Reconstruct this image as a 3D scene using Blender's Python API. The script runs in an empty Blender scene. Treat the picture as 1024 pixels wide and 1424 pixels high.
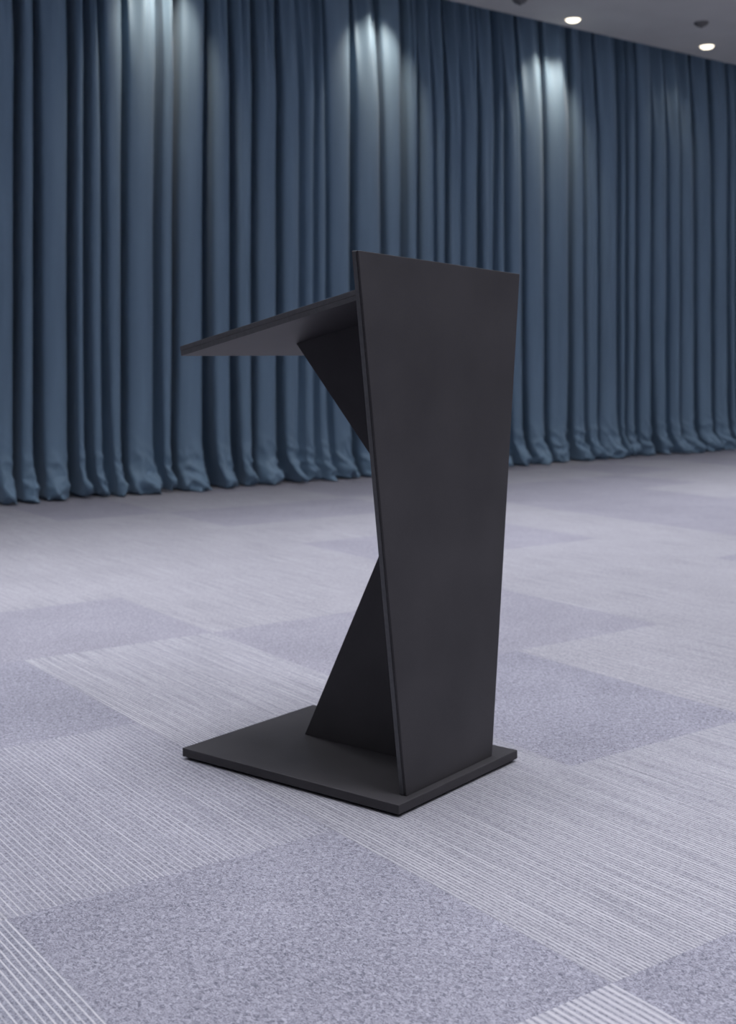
import bpy, bmesh, math, random
from mathutils import Vector, Matrix

# ------------------------------------------------------------------ helpers
SC = bpy.context.scene
COL = SC.collection
random.seed(7)

F_PX = 1737.4
HORIZON = 490.6
WALL_Y, WALL_A = 10.15, 0.6493
CEIL_Z = 3.952
FLOOR_A = 0.6271

WU = Vector((math.cos(WALL_A), math.sin(WALL_A), 0))       # along the curtain wall
WN = Vector((math.sin(WALL_A), -math.cos(WALL_A), 0))      # out of the wall into the room
W0 = Vector((0, WALL_Y, 0))


def wp(s, d, z=0.0):
    return W0 + WU * s + WN * d + Vector((0, 0, z))


def link(name, bm, mat, parent=None, smooth=False):
    me = bpy.data.meshes.new(name)
    bm.normal_update()
    bm.to_mesh(me)
    bm.free()
    ob = bpy.data.objects.new(name, me)
    COL.objects.link(ob)
    for m in (mat if isinstance(mat, (list, tuple)) else [mat]):
        me.materials.append(m)
    if parent:
        ob.parent = parent
    if smooth:
        for p in me.polygons:
            p.use_smooth = True
    return ob


def empty(name, loc, rz, label, cat, group=None):
    o = bpy.data.objects.new(name, None)
    COL.objects.link(o)
    o.location = loc
    o.rotation_euler = (0, 0, rz)
    o.empty_display_size = 0.1
    o['label'] = label
    o['category'] = cat
    if group:
        o['group'] = group
    return o


def bevel(ob, w=0.0015, seg=2):
    b = ob.modifiers.new('bevel', 'BEVEL')
    b.width = w
    b.segments = seg
    b.limit_method = 'ANGLE'
    b.angle_limit = math.radians(30)
    b.harden_normals = False
    return ob


def hexa(bottom, top):
    """closed solid from two matching polygons"""
    bm = bmesh.new()
    a = [bm.verts.new(v) for v in bottom]
    b = [bm.verts.new(v) for v in top]
    n = len(a)
    bm.faces.new(list(reversed(a)))
    bm.faces.new(b)
    for i in range(n):
        j = (i + 1) % n
        bm.faces.new((a[i], a[j], b[j], b[i]))
    bmesh.ops.recalc_face_normals(bm, faces=bm.faces)
    return bm


def lathe(profile, seg=40):
    bm = bmesh.new()
    rings = []
    for r, z in profile:
        if r < 1e-6:
            rings.append([bm.verts.new((0, 0, z))])
        else:
            rings.append([bm.verts.new((r * math.cos(2 * math.pi * k / seg), r * math.sin(2 * math.pi * k / seg), z)) for k in range(seg)])
    for a, b in zip(rings, rings[1:]):
        for k in range(seg):
            j = (k + 1) % seg
            if len(a) == 1 and len(b) == 1:
                continue
            if len(a) == 1:
                bm.faces.new((a[0], b[k], b[j]))
            elif len(b) == 1:
                bm.faces.new((a[k], a[j], b[0]))
            else:
                bm.faces.new((a[k], a[j], b[j], b[k]))
    bmesh.ops.recalc_face_normals(bm, faces=bm.faces)
    return bm


# ------------------------------------------------------------------ materials
def new_mat(name):
    m = bpy.data.materials.new(name)
    m.use_nodes = True
    nt = m.node_tree
    return m, nt, nt.nodes['Principled BSDF']


def N(nt, kind, **kw):
    n = nt.nodes.new(kind)
    for k, v in kw.items():
        setattr(n, k, v)
    return n


def ramp(nt, src, stops):
    r = N(nt, 'ShaderNodeValToRGB')
    els = r.color_ramp.elements
    while len(els) < len(stops):
        els.new(0.5)
    for e, (p, c) in zip(els, stops):
        e.position = p
        e.color = (*c, 1) if len(c) == 3 else c
    nt.links.new(src, r.inputs['Fac'])
    return r


def laminate():
    m, nt, b = new_mat('black_laminate')
    tc = N(nt, 'ShaderNodeTexCoord')
    no = N(nt, 'ShaderNodeTexNoise')
    no.inputs['Scale'].default_value = 420
    no.inputs['Detail'].default_value = 3
    nt.links.new(tc.outputs['Object'], no.inputs['Vector'])
    big = N(nt, 'ShaderNodeTexNoise')
    big.inputs['Scale'].default_value = 5
    big.inputs['Detail'].default_value = 4
    nt.links.new(tc.outputs['Object'], big.inputs['Vector'])
    mx = N(nt, 'ShaderNodeMath', operation='MULTIPLY_ADD')
    mx.inputs[1].default_value = 0.45
    nt.links.new(no.outputs['Fac'], mx.inputs[0])
    nt.links.new(big.outputs['Fac'], mx.inputs[2])
    r = ramp(nt, mx.outputs[0], [(0.45, (0.041, 0.0392, 0.0432)), (1.0, (0.060, 0.057, 0.0622))])
    nt.links.new(r.outputs['Color'], b.inputs['Base Color'])
    b.inputs['Roughness'].default_value = 0.5
    b.inputs['Specular IOR Level'].default_value = 0.14
    bp = N(nt, 'ShaderNodeBump')
    bp.inputs['Strength'].default_value = 0.12
    bp.inputs['Distance'].default_value = 0.0008
    nt.links.new(no.outputs['Fac'], bp.inputs['Height'])
    nt.links.new(bp.outputs['Normal'], b.inputs['Normal'])
    return m


def plain(name, col, rough=0.6, noise=0.0, scale=40, spec=0.4, bump=0.0):
    m, nt, b = new_mat(name)
    tc = N(nt, 'ShaderNodeTexCoord')
    no = N(nt, 'ShaderNodeTexNoise')
    no.inputs['Scale'].default_value = scale
    nt.links.new(tc.outputs['Object'], no.inputs['Vector'])
    lo = tuple(c * (1 - noise) for c in col)
    hi = tuple(min(1, c * (1 + noise)) for c in col)
    r = ramp(nt, no.outputs['Fac'], [(0.3, lo), (0.7, hi)])
    nt.links.new(r.outputs['Color'], b.inputs['Base Color'])
    b.inputs['Roughness'].default_value = rough
    b.inputs['Specular IOR Level'].default_value = spec
    if bump:
        bp = N(nt, 'ShaderNodeBump')
        bp.inputs['Strength'].default_value = bump
        bp.inputs['Distance'].default_value = 0.001
        nt.links.new(no.outputs['Fac'], bp.inputs['Height'])
        nt.links.new(bp.outputs['Normal'], b.inputs['Normal'])
    return m


def curtain_mat():
    m, nt, b = new_mat('blue_curtain_cloth')
    tc = N(nt, 'ShaderNodeTexCoord')
    mp = N(nt, 'ShaderNodeMapping')
    mp.inputs['Scale'].default_value = (5, 5, 0.6)
    nt.links.new(tc.outputs['Object'], mp.inputs['Vector'])
    no = N(nt, 'ShaderNodeTexNoise')
    no.inputs['Scale'].default_value = 2.2
    no.inputs['Detail'].default_value = 4
    nt.links.new(mp.outputs['Vector'], no.inputs['Vector'])
    r = ramp(nt, no.outputs['Fac'], [(0.3, CURT_LO), (0.7, CURT_HI)])
    nt.links.new(r.outputs['Color'], b.inputs['Base Color'])
    b.inputs['Roughness'].default_value = 0.62
    b.inputs['Specular IOR Level'].default_value = 0.45
    b.inputs['Sheen Weight'].default_value = 0.25
    b.inputs['Sheen Roughness'].default_value = 0.45
    b.inputs['Sheen Tint'].default_value = (0.75, 0.85, 1, 1)
    fine = N(nt, 'ShaderNodeTexNoise')
    fine.inputs['Scale'].default_value = 260
    nt.links.new(tc.outputs['Object'], fine.inputs['Vector'])
    bp = N(nt, 'ShaderNodeBump')
    bp.inputs['Strength'].default_value = 0.15
    bp.inputs['Distance'].default_value = 0.001
    nt.links.new(fine.outputs['Fac'], bp.inputs['Height'])
    nt.links.new(bp.outputs['Normal'], b.inputs['Normal'])
    return m


def uv_nodes(nt):
    uv = N(nt, 'ShaderNodeUVMap')
    uv.uv_map = 'UVMap'
    sep = N(nt, 'ShaderNodeSeparateXYZ')
    nt.links.new(uv.outputs['UV'], sep.inputs[0])
    return uv, sep


def math_n(nt, op, a, b=None, c=None, clamp=False):
    n = N(nt, 'ShaderNodeMath', operation=op)
    n.use_clamp = clamp
    for i, v in enumerate((a, b, c)):
        if v is None:
            continue
        if isinstance(v, (int, float)):
            n.inputs[i].default_value = v
        else:
            nt.links.new(v, n.inputs[i])
    return n.outputs[0]


def noise_uv(nt, uv, sx, sy, scale=1.0, detail=2.0, rough=0.5, dist=0.0):
    mp = N(nt, 'ShaderNodeMapping')
    mp.inputs['Scale'].default_value = (sx, sy, 1)
    nt.links.new(uv.outputs['UV'], mp.inputs['Vector'])
    no = N(nt, 'ShaderNodeTexNoise')
    no.inputs['Scale'].default_value = scale
    no.inputs['Detail'].default_value = detail
    no.inputs['Roughness'].default_value = rough
    no.inputs['Distortion'].default_value = dist
    nt.links.new(mp.outputs['Vector'], no.inputs['Vector'])
    return no.outputs['Fac']


def mixc(nt, fac, a, b):
    mx = N(nt, 'ShaderNodeMix')
    mx.data_type = 'RGBA'
    for sock, v in ((mx.inputs[0], fac), (mx.inputs[6], a), (mx.inputs[7], b)):
        if isinstance(v, (int, float)):
            sock.default_value = v
        elif isinstance(v, tuple):
            sock.default_value = (*v, 1)
        else:
            nt.links.new(v, sock)
    return mx.outputs[2]


def carpet(name, dark, light, period=None, duty=0.3, line_col=(0.6, 0.6, 0.66), line_amt=0.8, edge=None):
    """loop-pile carpet tile; with a period the tile carries pale ribs along V"""
    m, nt, b = new_mat(name)
    dark, light, line_col = [tuple(x * k for x, k in zip(c, (0.80, 0.795, 0.785))) for c in (dark, light, line_col)]
    uv, sep = uv_nodes(nt)
    # worm-like loops
    w = noise_uv(nt, uv, 170, 120, 1.0, 2.5, 0.55, 1.2)
    g = noise_uv(nt, uv, 420, 420, 1.0, 2.0, 0.6)
    soft = noise_uv(nt, uv, 3.0, 3.0, 1.0, 3.0, 0.5)
    mix = math_n(nt, 'MULTIPLY_ADD', w, 0.7, math_n(nt, 'MULTIPLY', g, 0.3))
    fac = math_n(nt, 'MULTIPLY_ADD', math_n(nt, 'SUBTRACT', mix, 0.5), 3.4, 0.5, clamp=True)
    fac = math_n(nt, 'MULTIPLY_ADD', math_n(nt, 'SUBTRACT', soft, 0.5), 0.35, fac, clamp=True)
    col = mixc(nt, fac, dark, light)
    height = fac
    if period:
        wob = math_n(nt, 'MULTIPLY', math_n(nt, 'SUBTRACT', noise_uv(nt, uv, 60, 9, 1.0, 1.0), 0.5), 0.0035)
        u = math_n(nt, 'ADD', sep.outputs['X'], wob)
        ph = math_n(nt, 'FRACT', math_n(nt, 'DIVIDE', u, period))
        tri = math_n(nt, 'ABSOLUTE', math_n(nt, 'SUBTRACT', ph, 0.5))         # 0 at the rib centre
        rib = math_n(nt, 'SUBTRACT', 1.0, math_n(nt, 'DIVIDE', tri, duty), clamp=True)
        rib = math_n(nt, 'POWER', rib, 0.6)
        var = noise_uv(nt, uv, 95, 2.5, 1.0, 2.0)
        amt = math_n(nt, 'MULTIPLY_ADD', math_n(nt, 'SUBTRACT', var, 0.5), 2.2, line_amt, clamp=True)
        grain = math_n(nt, 'MULTIPLY_ADD', g, 0.9, 0.55, clamp=True)
        rib = math_n(nt, 'MULTIPLY', math_n(nt, 'MULTIPLY', rib, amt), grain)
        col = mixc(nt, rib, col, line_col)
        height = math_n(nt, 'MULTIPLY_ADD', rib, 0.9, math_n(nt, 'MULTIPLY', fac, 0.6))
    nt.links.new(col, b.inputs['Base Color'])
    b.inputs['Roughness'].default_value = 0.95
    b.inputs['Specular IOR Level'].default_value = 0.15
    b.inputs['Sheen Weight'].default_value = 0.15
    bp = N(nt, 'ShaderNodeBump')
    bp.inputs['Strength'].default_value = 0.5
    bp.inputs['Distance'].default_value = 0.002
    nt.links.new(height, bp.inputs['Height'])
    nt.links.new(bp.outputs['Normal'], b.inputs['Normal'])
    return m


CURT_LO = (0.158, 0.248, 0.350)
CURT_HI = (0.182, 0.284, 0.395)

M_BLACK = laminate()
M_CURT = curtain_mat()
M_EDGE = plain('lighter_charcoal_edge', (0.075, 0.075, 0.082), 0.42, 0.12, 90, 0.4)  # lighter charcoal for the narrow side faces of the boards
M_CEIL = plain('grey_ceiling_paint', (0.56, 0.555, 0.54), 0.9, 0.03, 3, 0.2)
M_WALL = plain('grey_wall_paint', (0.24, 0.24, 0.25), 0.9, 0.03, 6, 0.2)
M_TRIM = plain('white_lamp_trim', (0.55, 0.55, 0.56), 0.4, 0.02, 60)
M_DET = plain('dark_grey_detector_plastic', (0.15, 0.15, 0.15), 0.5, 0.05, 60)
M_RAIL = plain('grey_rail_metal', (0.12, 0.12, 0.13), 0.45, 0.05, 30)


def emit(name, col, strength):
    m, nt, b = new_mat(name)
    b.inputs['Base Color'].default_value = (*col, 1)
    b.inputs['Emission Color'].default_value = (*col, 1)
    b.inputs['Emission Strength'].default_value = strength
    return m


M_LENS = emit('warm_lamp_glass', (1.0, 0.9, 0.72), 3.0)
M_PANEL = emit('led_panel_diffuser', (0.95, 0.97, 1.0), 1.0)

# ------------------------------------------------------------------ carpeted floor
C_T = carpet('carpet_loop_pile', (0.120, 0.121, 0.166), (0.480, 0.478, 0.568))
C_T2 = carpet('carpet_loop_pile_pale', (0.160, 0.158, 0.205), (0.475, 0.468, 0.545))
C_L = carpet('carpet_fine_ribbed', (0.14, 0.142, 0.183), (0.41, 0.41, 0.47), 0.0086, 0.33, (0.66, 0.65, 0.71), 0.62)
C_W = carpet('carpet_wide_ribbed', (0.145, 0.148, 0.196), (0.42, 0.425, 0.50), 0.0119, 0.19, (0.68, 0.67, 0.73), 0.85)
C_V = carpet('carpet_ribbed_mid', (0.155, 0.156, 0.205), (0.44, 0.44, 0.515), 0.0119, 0.17, (0.64, 0.63, 0.69), 0.62)
C_B = carpet('carpet_bold_ribbed', (0.165, 0.167, 0.215), (0.40, 0.40, 0.47), 0.0140, 0.40, (0.60, 0.59, 0.65), 0.95)
C_P = carpet('carpet_pale_ribbed', (0.17, 0.17, 0.208), (0.47, 0.465, 0.52), 0.0088, 0.30, (0.60, 0.59, 0.65), 0.42)
CARPETS = [C_T, C_T2, C_L, C_W, C_B, C_P, C_V]
T_, T2_, L_, W_, B_, P_, V_ = range(7)

TU, TV = 0.695, 0.783
FU = Vector((math.cos(FLOOR_A), math.sin(FLOOR_A), 0))
FV = Vector((math.sin(FLOOR_A), -math.cos(FLOOR_A), 0))
FO = Vector((-0.6352, 2.2077, 0))
CELLS = {(0, 0): T_, (1, 0): L_, (0, -1): V_, (-1, 0): W_, (1, 1): T_, (0, 1): B_, (-1, -1): L_,
         (1, -1): L_, (2, -1): T_, (2, 0): L_, (-1, 1): T_, (2, 1): L_, (0, -2): T_, (-1, -2): L_,
         (1, -2): L_, (2, -2): T2_, (3, -2): T2_, (3, -1): P_, (0, -3): T2_, (1, -3): T2_, (2, -3): P_,
         (-1, -3): T2_, (3, -3): P_}


def floor():
    bm = bmesh.new()
    uvl = bm.loops.layers.uv.new('UVMap')
    cu = list(range(-16, 19))
    cv = list(range(-16, 16))
    grid = {}
    for i in cu + [19]:
        for j in cv + [16]:
            v = float(j)
            if j == -1:
                v = -1.2
            if j == -2:
                v = -2.28
            if j < -2:
                v = j - 0.28
            grid[i, j] = (i * TU, v * TV, bm.verts.new(FO + FU * (i * TU) + FV * (v * TV)))
    rnd = random.Random(3)
    for i in cu:
        for j in cv:
            q = [grid[i, j], grid[i + 1, j], grid[i + 1, j + 1], grid[i, j + 1]]
            f = bm.faces.new([a[2] for a in q])
            for lp, a in zip(f.loops, q):
                lp[uvl].uv = (a[0], a[1])
            idx = CELLS.get((i, j))
            if idx is None:
                idx = rnd.choice([T2_, T2_, P_, P_])
            f.material_index = idx
    bmesh.ops.recalc_face_normals(bm, faces=bm.faces)
    if next(iter(bm.faces)).normal.z < 0:
        bmesh.ops.reverse_faces(bm, faces=bm.faces)
    o = link('floor', bm, CARPETS)
    o['kind'] = 'structure'
    return o


floor()

# ------------------------------------------------------------------ room shell
S0, S1, DR = -12.0, 9.5, 14.5      # along the wall, depth of the room


def slab(name, pts, th, mat):
    """thin solid: quad pts plus a thickness vector"""
    o = link(name, hexa(pts, [p + th for p in pts]), mat)
    o['kind'] = 'structure'
    return o


BACK = -0.62        # wall plane behind the curtain
POCK = 0.16         # where the ceiling stops in front of the curtain
slab('wall_back', [wp(S0, BACK), wp(S1, BACK), wp(S1, BACK, CEIL_Z + .3), wp(S0, BACK, CEIL_Z + .3)], WN * -0.1, M_WALL)
slab('wall_front', [wp(S0, DR), wp(S1, DR), wp(S1, DR, CEIL_Z), wp(S0, DR, CEIL_Z)], WN * 0.1, M_WALL)
slab('wall_left', [wp(S0, BACK), wp(S0, DR), wp(S0, DR, CEIL_Z + .3), wp(S0, BACK, CEIL_Z + .3)], WU * -0.1, M_WALL)
slab('wall_right', [wp(S1, BACK), wp(S1, DR), wp(S1, DR, CEIL_Z + .3), wp(S1, BACK, CEIL_Z + .3)], WU * 0.1, M_WALL)
slab('ceiling', [wp(S0, POCK, CEIL_Z), wp(S1, POCK, CEIL_Z), wp(S1, DR, CEIL_Z), wp(S0, DR, CEIL_Z)], Vector((0, 0, 0.12)), M_CEIL)
slab('trim_1', [wp(S0, BACK, CEIL_Z + .2), wp(S1, BACK, CEIL_Z + .2), wp(S1, POCK + .05, CEIL_Z + .2), wp(S0, POCK + .05, CEIL_Z + .2)], Vector((0, 0, 0.1)), M_CEIL)

# ------------------------------------------------------------------ curtain
# valley = pixel column at mid height, strength of the dark line
VALLEYS = [(25, 1.0), (53, 1.0), (101, .95), (121, .7), (145, .6), (174, .9), (219, .6), (244, 1.0), (289, 1.0),
           (326, .95), (354, .95), (389, .8), (420, .35), (438, .35), (457, .45), (492, 1.0), (534, .7), (562, .65), (583, .95),
           (606, .4), (623, .8), (645, .35), (667, 1.0), (690, .5), (705, .6), (730, .9), (762, .95), (796, .9), (815, .5), (835, .65),
           (862, .8), (872, .7), (888, 1.0), (907, 1.0), (930, .5), (947, .9), (970, .95), (993, .85), (1013, .8)]


def px_to_s(x):
    k = (x - 512) / F_PX
    # camera at the origin; crest plane at d = 0.06
    O = W0 + WN * 0.03
    # O.x + s*ux = k*(O.y + s*uy)
    return (k * O.y - O.x) / (WU.x - k * WU.y)


def build_curtain():
    rnd = random.Random(11)
    vs = [(px_to_s(x), st) for x, st in VALLEYS]
    s = vs[0][0]
    while s > S0 + 0.3:
        s -= rnd.uniform(.13, .3)
        vs.insert(0, (s, rnd.uniform(.6, 1)))
    s = vs[-1][0]
    while s < S1 - 0.3:
        s += rnd.uniform(.12, .24)
        vs.append((s, rnd.uniform(.6, 1)))
    n = len(vs)
    top_shift = [rnd.uniform(-.045, .045) for _ in range(n)]
    bot_shift = [rnd.uniform(-.03, .03) for _ in range(n)]
    crest = [rnd.uniform(.75, 1.0) for _ in range(n)]
    skew = [rnd.uniform(-.2, .2) for _ in range(n)]
    sub = [(rnd.uniform(.25, .75), rnd.uniform(.0, 1.0), rnd.uniform(0, 6.28)) for _ in range(n)]
    puddle = [rnd.uniform(.35, 1.0) for _ in range(n)]
    topn = [rnd.choice([1, 2, 2, 3]) for _ in range(n)]
    A = 0.21
    slotb = [rnd.uniform(-.3, 1.0) for _ in range(n)]
    slotw = [rnd.uniform(0, 1) for _ in range(n)]
    # rows (height above the floor)
    H = CEIL_Z + 0.17
    zs = []
    z = H
    while z > 0.55:
        zs.append(z)
        z -= 0.07 if z > 3.0 or z < 1.0 else 0.14
    k = 34
    low = [0.55 * (1 - i / k) for i in range(k + 1)]
    zs += low
    ds = 0.007
    cols = []
    a, b = vs[0][0], vs[-1][0]
    PER = 40
    m = (n - 1) * PER
    bm = bmesh.new()
    prev = None
    from mathutils import noise
    rows = []
    for ri, z in enumerate(zs):
        ht = max(0.0, min(1.0, (z - 1.8) / (CEIL_Z - 1.8)))
        hb = max(0.0, min(1.0, (1.6 - z) / 1.6))
        pos = [vs[i][0] + top_shift[i] * ht ** 1.5 + bot_shift[i] * hb ** 2 for i in range(n)]
        for i in range(1, n):
            if pos[i] < pos[i - 1] + .03:
                pos[i] = pos[i - 1] + .03
        row = []
        for c in range(m + 1):
            i = min(c // PER, n - 2)
            e = (c - i * PER) / PER
            t = (0.5 - 0.5 * math.cos(math.pi * e)) * .8 + e * .2
            s = pos[i] + (pos[i + 1] - pos[i]) * t
            t = max(0.0, min(1.0, t))
            width = pos[i + 1] - pos[i]
            tt = t + skew[i] * t * (1 - t)
            r = math.sin(math.pi * tt) ** 0.5 if 0 < tt < 1 else 0.0
            # smooth the crease a little
            v = (1 - vs[i][1]) * (1 - t) + (1 - vs[i + 1][1]) * t
            amp = crest[i] * min(1.0, 0.72 + width * 1.3)
            d = A * (0.35 + v * 0.25 * (1 - r) + 0.5 * amp * r - 0.2 * (1 - r))
            sh = 0.0
            for vi in (i, i + 1):
                st = vs[vi][1]
                wd = min((0.017 + 0.008 * slotw[vi]) * (1 + slotb[vi] * hb ** 2 - .35 * slotw[vi] * ht), width * .17)
                x = (s - pos[vi]) / wd
                gg = math.exp(-abs(x) ** 2.5)
                d -= st * st * 0.30 * gg
                sh += x * wd * st * 3.2 * gg
            # shallow secondary fold on the ribbon
            c0, w0, p0 = sub[i]
            if width > .15:
                d += -0.034 * w0 * math.exp(-((t - c0 - .08 * math.sin(z * 1.3 + p0)) / .13) ** 2) * (0.5 + 0.5 * math.sin(z * .9 + p0))
            # gathers under the heading
            g = max(0.0, (z - 3.0) / (CEIL_Z - 3.0))
            if g > 0:
                d -= 0.10 * g ** 1.3 * (0.5 - 0.5 * math.cos(2 * math.pi * topn[i] * t)) * (1 if topn[i] > 1 else 0.3)
                d *= 1 - 0.25 * min(1, g) ** 3
            d += 0.006 * noise.noise(Vector((s * 9, z * 1.5, 2.0)))
            # the cloth breaks on the floor
            zz, s2 = z, s + sh
            if z < 0.55:
                q = (0.55 - z) / 0.55                # 0..1
                pud = puddle[i] * math.sin(math.pi * t) ** 0.7 if 0 < t < 1 else 0
                pn = 0.5 + 0.5 * noise.noise(Vector((s * 7, 0.3, z * 3)))
                bulge = math.exp(-((q - .88) / .09) ** 2)
                flare = q ** 4
                d += flare * (0.10 * pud + 0.02) + bulge * (0.035 * pn + .03 * pud)
                n1 = noise.noise(Vector((s * 9 + z * 5, z * 7, 7)))
                n2 = noise.noise(Vector((s * 16 - z * 9, z * 11, 17)))
                d += q ** 2 * (0.085 * (1 - abs(n1)) ** 4 - .035) + q ** 3 * 0.05 * (1 - abs(n2)) ** 5
                s2 = s + sh + q ** 4 * 0.05 * noise.noise(Vector((s * 6, 1.7, z)))
                tuck = max(0, (q - .93) / .07)
                d -= 0.05 * tuck * (1 - .6 * pn)
                lift = 0.04 * (0.5 + 0.5 * noise.noise(Vector((s * 6, 4.4, 0)))) * (0.5 + .5 * (1 - pud))
                zz = z * (1 - lift / .55) + lift * q * 0.55 + 0.004
                zz = max(zz, 0.004)
            row.append(bm.verts.new(wp(s2, d - 0.10, zz)))
        rows.append(row)
    for r0, r1 in zip(rows, rows[1:]):
        for c in range(m):
            bm.faces.new((r0[c], r1[c], r1[c + 1], r0[c + 1]))
    o = link('curtain', bm, M_CURT, smooth=True)
    so = o.modifiers.new('thickness', 'SOLIDIFY')
    so.thickness = 0.002
    o['label'] = 'floor-length deep blue pleated curtain covering the whole back wall behind the lectern'
    o['category'] = 'curtain'
    return o


build_curtain()

# curtain rail up in the ceiling pocket
rail = link('curtain_rail', hexa([wp(S0 + .1, -0.06, CEIL_Z + .175), wp(S1 - .1, -0.06, CEIL_Z + .175), wp(S1 - .1, -0.02, CEIL_Z + .175), wp(S0 + .1, -0.02, CEIL_Z + .175)],
                                 [wp(S0 + .1, -0.06, CEIL_Z + .2), wp(S1 - .1, -0.06, CEIL_Z + .2), wp(S1 - .1, -0.02, CEIL_Z + .2), wp(S0 + .1, -0.02, CEIL_Z + .2)]), M_RAIL)
rail['kind'] = 'structure'
rail.name = 'trim_2'

# ------------------------------------------------------------------ lectern
PHI = 0.9079
LX, LY = 0.06315, 2.6692
lect = empty('lectern', (LX, LY, 0), PHI,
             'matte black modern lectern with tapered front panel and slanted top on blue-grey carpet', 'lectern')
G = 0.007            # gap under the base
BT = 0.0206
zb = G + BT
near, right, left = (0.0179 - .004, 0.0089 - .002), (0.4937, 0.001), (0.0002, 0.6602)
back = (0.485, 0.652)
quad = [near, right, back, left]
bevel(link('base_plate', hexa([(x, y, G) for x, y in quad], [(x, y, zb) for x, y in quad]), M_BLACK, lect), 0.0012)
for x, y in ((.05, .05), (.44, .045), (.44, .6), (.045, .6)):
    bm = lathe([(0, 0), (.022, 0), (.024, .002), (.024, G + .001), (0, G + .001)], 24)
    ft = link('foot', bm, M_RAIL, lect, True)
    ft.location = (x, y, 0)

# front panel: tapered board, wider at the top, leaning a touch
PT = 0.019
bl, br = (.0672, .0258), (.4175, .0258)
tl, tr = (-.0866, .0384, 1.2154), (.5667, .0382, 1.198)
front = [(bl[0], bl[1], zb), (br[0], br[1], zb), tr, tl]
sk = 0.006
bevel(link('front_panel', hexa([(x, y + sk, z) for x, y, z in front], [(x, y + PT, z) for x, y, z in front]), M_BLACK, lect), 0.0022, 3)
bevel(link('front_cladding', hexa(front, [(x, y + sk - .0004, z) for x, y, z in front]), M_BLACK, lect), 0.0016, 3)

# central spine with its V notch
s0, s1 = .268, .288
def under(q):            # underside of the desktop at depth q
    return .9920 - (q - .6646) * .2222
yin_b = .0258 + PT - .0015
yin_t = .0372 + PT - .0015
poly = [(yin_b, zb), (.494, zb), (.188, .643), (.523, under(.523)), (yin_t, under(yin_t))]
bevel(link('support_spine', hexa([(s0, y, z) for y, z in poly], [(s1, y, z) for y, z in poly]), M_BLACK, lect), 0.001)

# desktop: two boards glued together, tilted towards the speaker
nrm = Vector((0, .2169, .9762))
DW0, DW1 = 0.0, .487
def board(y0, y1, lo, hi):
    pts = []
    for h in (lo, hi):
        ring = []
        for x, y in ((DW0, y0), (DW1, y0), (DW1, y1), (DW0, y1)):
            p = Vector((x, y, under(y)))
            off = nrm * h
            if y == y0:          # the panel end is cut vertically
                off = Vector((0, 0, h / .9762))
            ring.append(tuple(p + off))
        pts.append(ring)
    return hexa(pts[0], pts[1])


yp = yin_t
bevel(link('desktop_underboard', board(yp, .6646, 0, .0118), M_BLACK, lect), 0.0009)
bevel(link('desktop', board(yp, .6646, .0122, .0240), M_BLACK, lect), 0.0009)


def band(o, axis):
    """give the narrow side faces of a board the lighter edge colour"""
    o.data.materials.append(M_EDGE)
    for p in o.data.polygons:
        if p.area < 0.035:
            p.material_index = 1


for o in lect.children:
    if o.name.startswith('desktop') or o.name == 'front_panel':
        band(o, 0)

# ------------------------------------------------------------------ ceiling fittings
def downlight(s, d, power, label):
    t = empty('recessed_downlight', wp(s, d, CEIL_Z), WALL_A, label, 'ceiling light', 'downlights along the curtain')
    ring = lathe([(.066, .0005), (.067, -.004), (.076, -.006), (.082, -.003), (.083, .0005)], 40)
    link('trim_ring', ring, M_TRIM, t, True)
    lens = lathe([(0, -.030), (.02, -.029), (.04, -.025), (.055, -.017), (.064, -.006), (.066, .0)], 40)
    link('lamp_glass', lens, M_LENS, t, True)
    ld = bpy.data.lights.new('downlight_beam', 'SPOT')
    ld.energy = power
    ld.color = (1.0, 0.84, 0.67)
    ld.spot_size = math.radians(76)
    ld.spot_blend = 1.0
    ld.shadow_soft_size = 0.04
    lo = bpy.data.objects.new('downlight_beam', ld)
    COL.objects.link(lo)
    lo.location = wp(s, d, CEIL_Z - 0.05)
    dirv = (-WN * SPOT_TILT + Vector((0, 0, -1))).normalized()
    lo.rotation_euler = dirv.to_track_quat('-Z', 'Y').to_euler()


SPOT_TILT = 0.55
SP = 54
downlight(1.996, .373, SP, 'glowing round ceiling downlight, the left one of the two lit ones above the curtain')
downlight(3.73, .482, SP * .08, 'glowing round recessed ceiling downlight nearest the right edge, below the dark detector')
downlight(0.03, .373, SP, 'recessed ceiling downlight out of view above the bright streak in the middle of the curtain')
downlight(-1.93, .373, SP, 'recessed ceiling downlight out of view above the bright streak on the left of the curtain')

for (x, y), lab in (((2.98, 11.16), 'small dark round smoke detector on the ceiling above the right glowing downlight'),
                    ((1.27, 10.43), 'small dark round smoke detector cut off by the top edge of the photo')):
    t = empty('smoke_detector', (x, y, CEIL_Z), 0, lab, 'smoke detector', 'ceiling detectors')
    link('mounting_base', lathe([(0, 0), (.062, 0), (.064, -.004), (.062, -.012), (0, -.012)], 36), M_DET, t, True)
    link('sensor_dome', lathe([(.058, -.0122), (.055, -.022), (.038, -.036), (.016, -.042), (.012, -.050), (0, -.052)], 36), M_DET, t, True)


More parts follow.
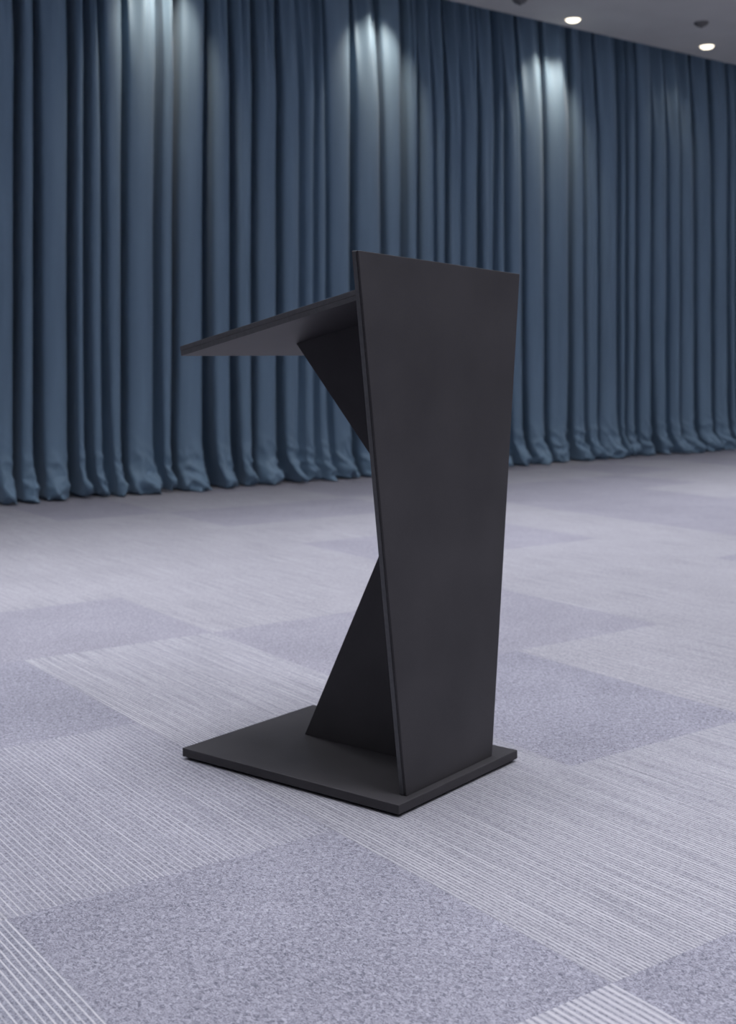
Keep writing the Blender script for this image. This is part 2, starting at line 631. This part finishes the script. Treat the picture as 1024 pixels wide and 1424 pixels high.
# LED ceiling panels over the open floor (behind and above the camera)
def panel(s, d, w, l, power, idx):
    t = empty('led_ceiling_panel', wp(s, d, CEIL_Z), WALL_A, 'unseen square white recessed LED panel in the grey ceiling, placed to light the room', 'ceiling light', 'LED ceiling panels')
    f = .04
    bm = bmesh.new()
    for (x0, x1, y0, y1) in ((-w / 2 - f, w / 2 + f, -l / 2 - f, -l / 2), (-w / 2 - f, w / 2 + f, l / 2, l / 2 + f),
                             (-w / 2 - f, -w / 2, -l / 2, l / 2), (w / 2, w / 2 + f, -l / 2, l / 2)):
        r = bmesh.ops.create_cube(bm, size=1)
        for v in r['verts']:
            v.co = Vector(((x0 + x1) / 2 + v.co.x * (x1 - x0), (y0 + y1) / 2 + v.co.y * (y1 - y0), -.012 + v.co.z * .024))
    link('panel_frame', bm, M_TRIM, t)
    bm = bmesh.new()
    r = bmesh.ops.create_cube(bm, size=1)
    for v in r['verts']:
        v.co = Vector((v.co.x * w, v.co.y * l, -.004 + v.co.z * .008))
    link('diffuser', bm, M_PANEL, t)
    ld = bpy.data.lights.new('panel_light', 'AREA')
    ld.shape = 'RECTANGLE'
    ld.size, ld.size_y = w, l
    ld.energy = power
    ld.color = (0.93, 0.94, 1.0)
    ld.spread = math.radians(SPREAD)
    lo = bpy.data.objects.new('panel_light', ld)
    COL.objects.link(lo)
    lo.location = wp(s, d, CEIL_Z - 0.03)
    lo.rotation_euler = (0, 0, WALL_A)


SPREAD = 125
k = 0
for d, pw, SPREAD in ((2.9, 42, 90), (5.4, 25, 98), (7.9, 24, 100), (10.4, 34, 108)):  # unseen rows; the nearest one is added to brighten the lower curtain
    for s in (-9.8, -7.0, -4.2, -1.4, 1.4, 4.2, 7.0):
        panel(s, d, 1.1, 1.1, pw * (.45 if s < -6 and d > 3 else 1), k)
        k += 1

for (px_, py_), pw in (((1.15, 1.8), 38), ((-0.75, 2.9), 10)):  # two unseen panels added to light the lectern's face, left edges and base
    q_ = Vector((px_, py_, 0)) - W0
    SPREAD = 140
    panel(q_.dot(WU), q_.dot(WN), .6, .6, pw, 0)

# ------------------------------------------------------------------ camera, world, view
cam = bpy.data.cameras.new('camera')
co = bpy.data.objects.new('camera', cam)
COL.objects.link(co)
co.location = (0, 0, 1.0)
co.rotation_euler = (math.radians(90), 0, 0)
cam.sensor_fit = 'HORIZONTAL'
cam.sensor_width = 24
cam.lens = F_PX / 1024 * 24
cam.shift_y = -(712 - HORIZON) / 1024
cam.dof.use_dof = True
cam.dof.focus_distance = 2.45
cam.dof.aperture_fstop = 4.6
SC.camera = co

w = bpy.data.worlds.new('world')
SC.world = w
w.use_nodes = True
w.node_tree.nodes['Background'].inputs[0].default_value = (0.02, 0.02, 0.022, 1)
SC.view_settings.view_transform = 'Standard'
SC.view_settings.look = 'None'
SC.view_settings.exposure = -0.10
SC.view_settings.gamma = 1.0
SC.view_settings.use_curve_mapping = False
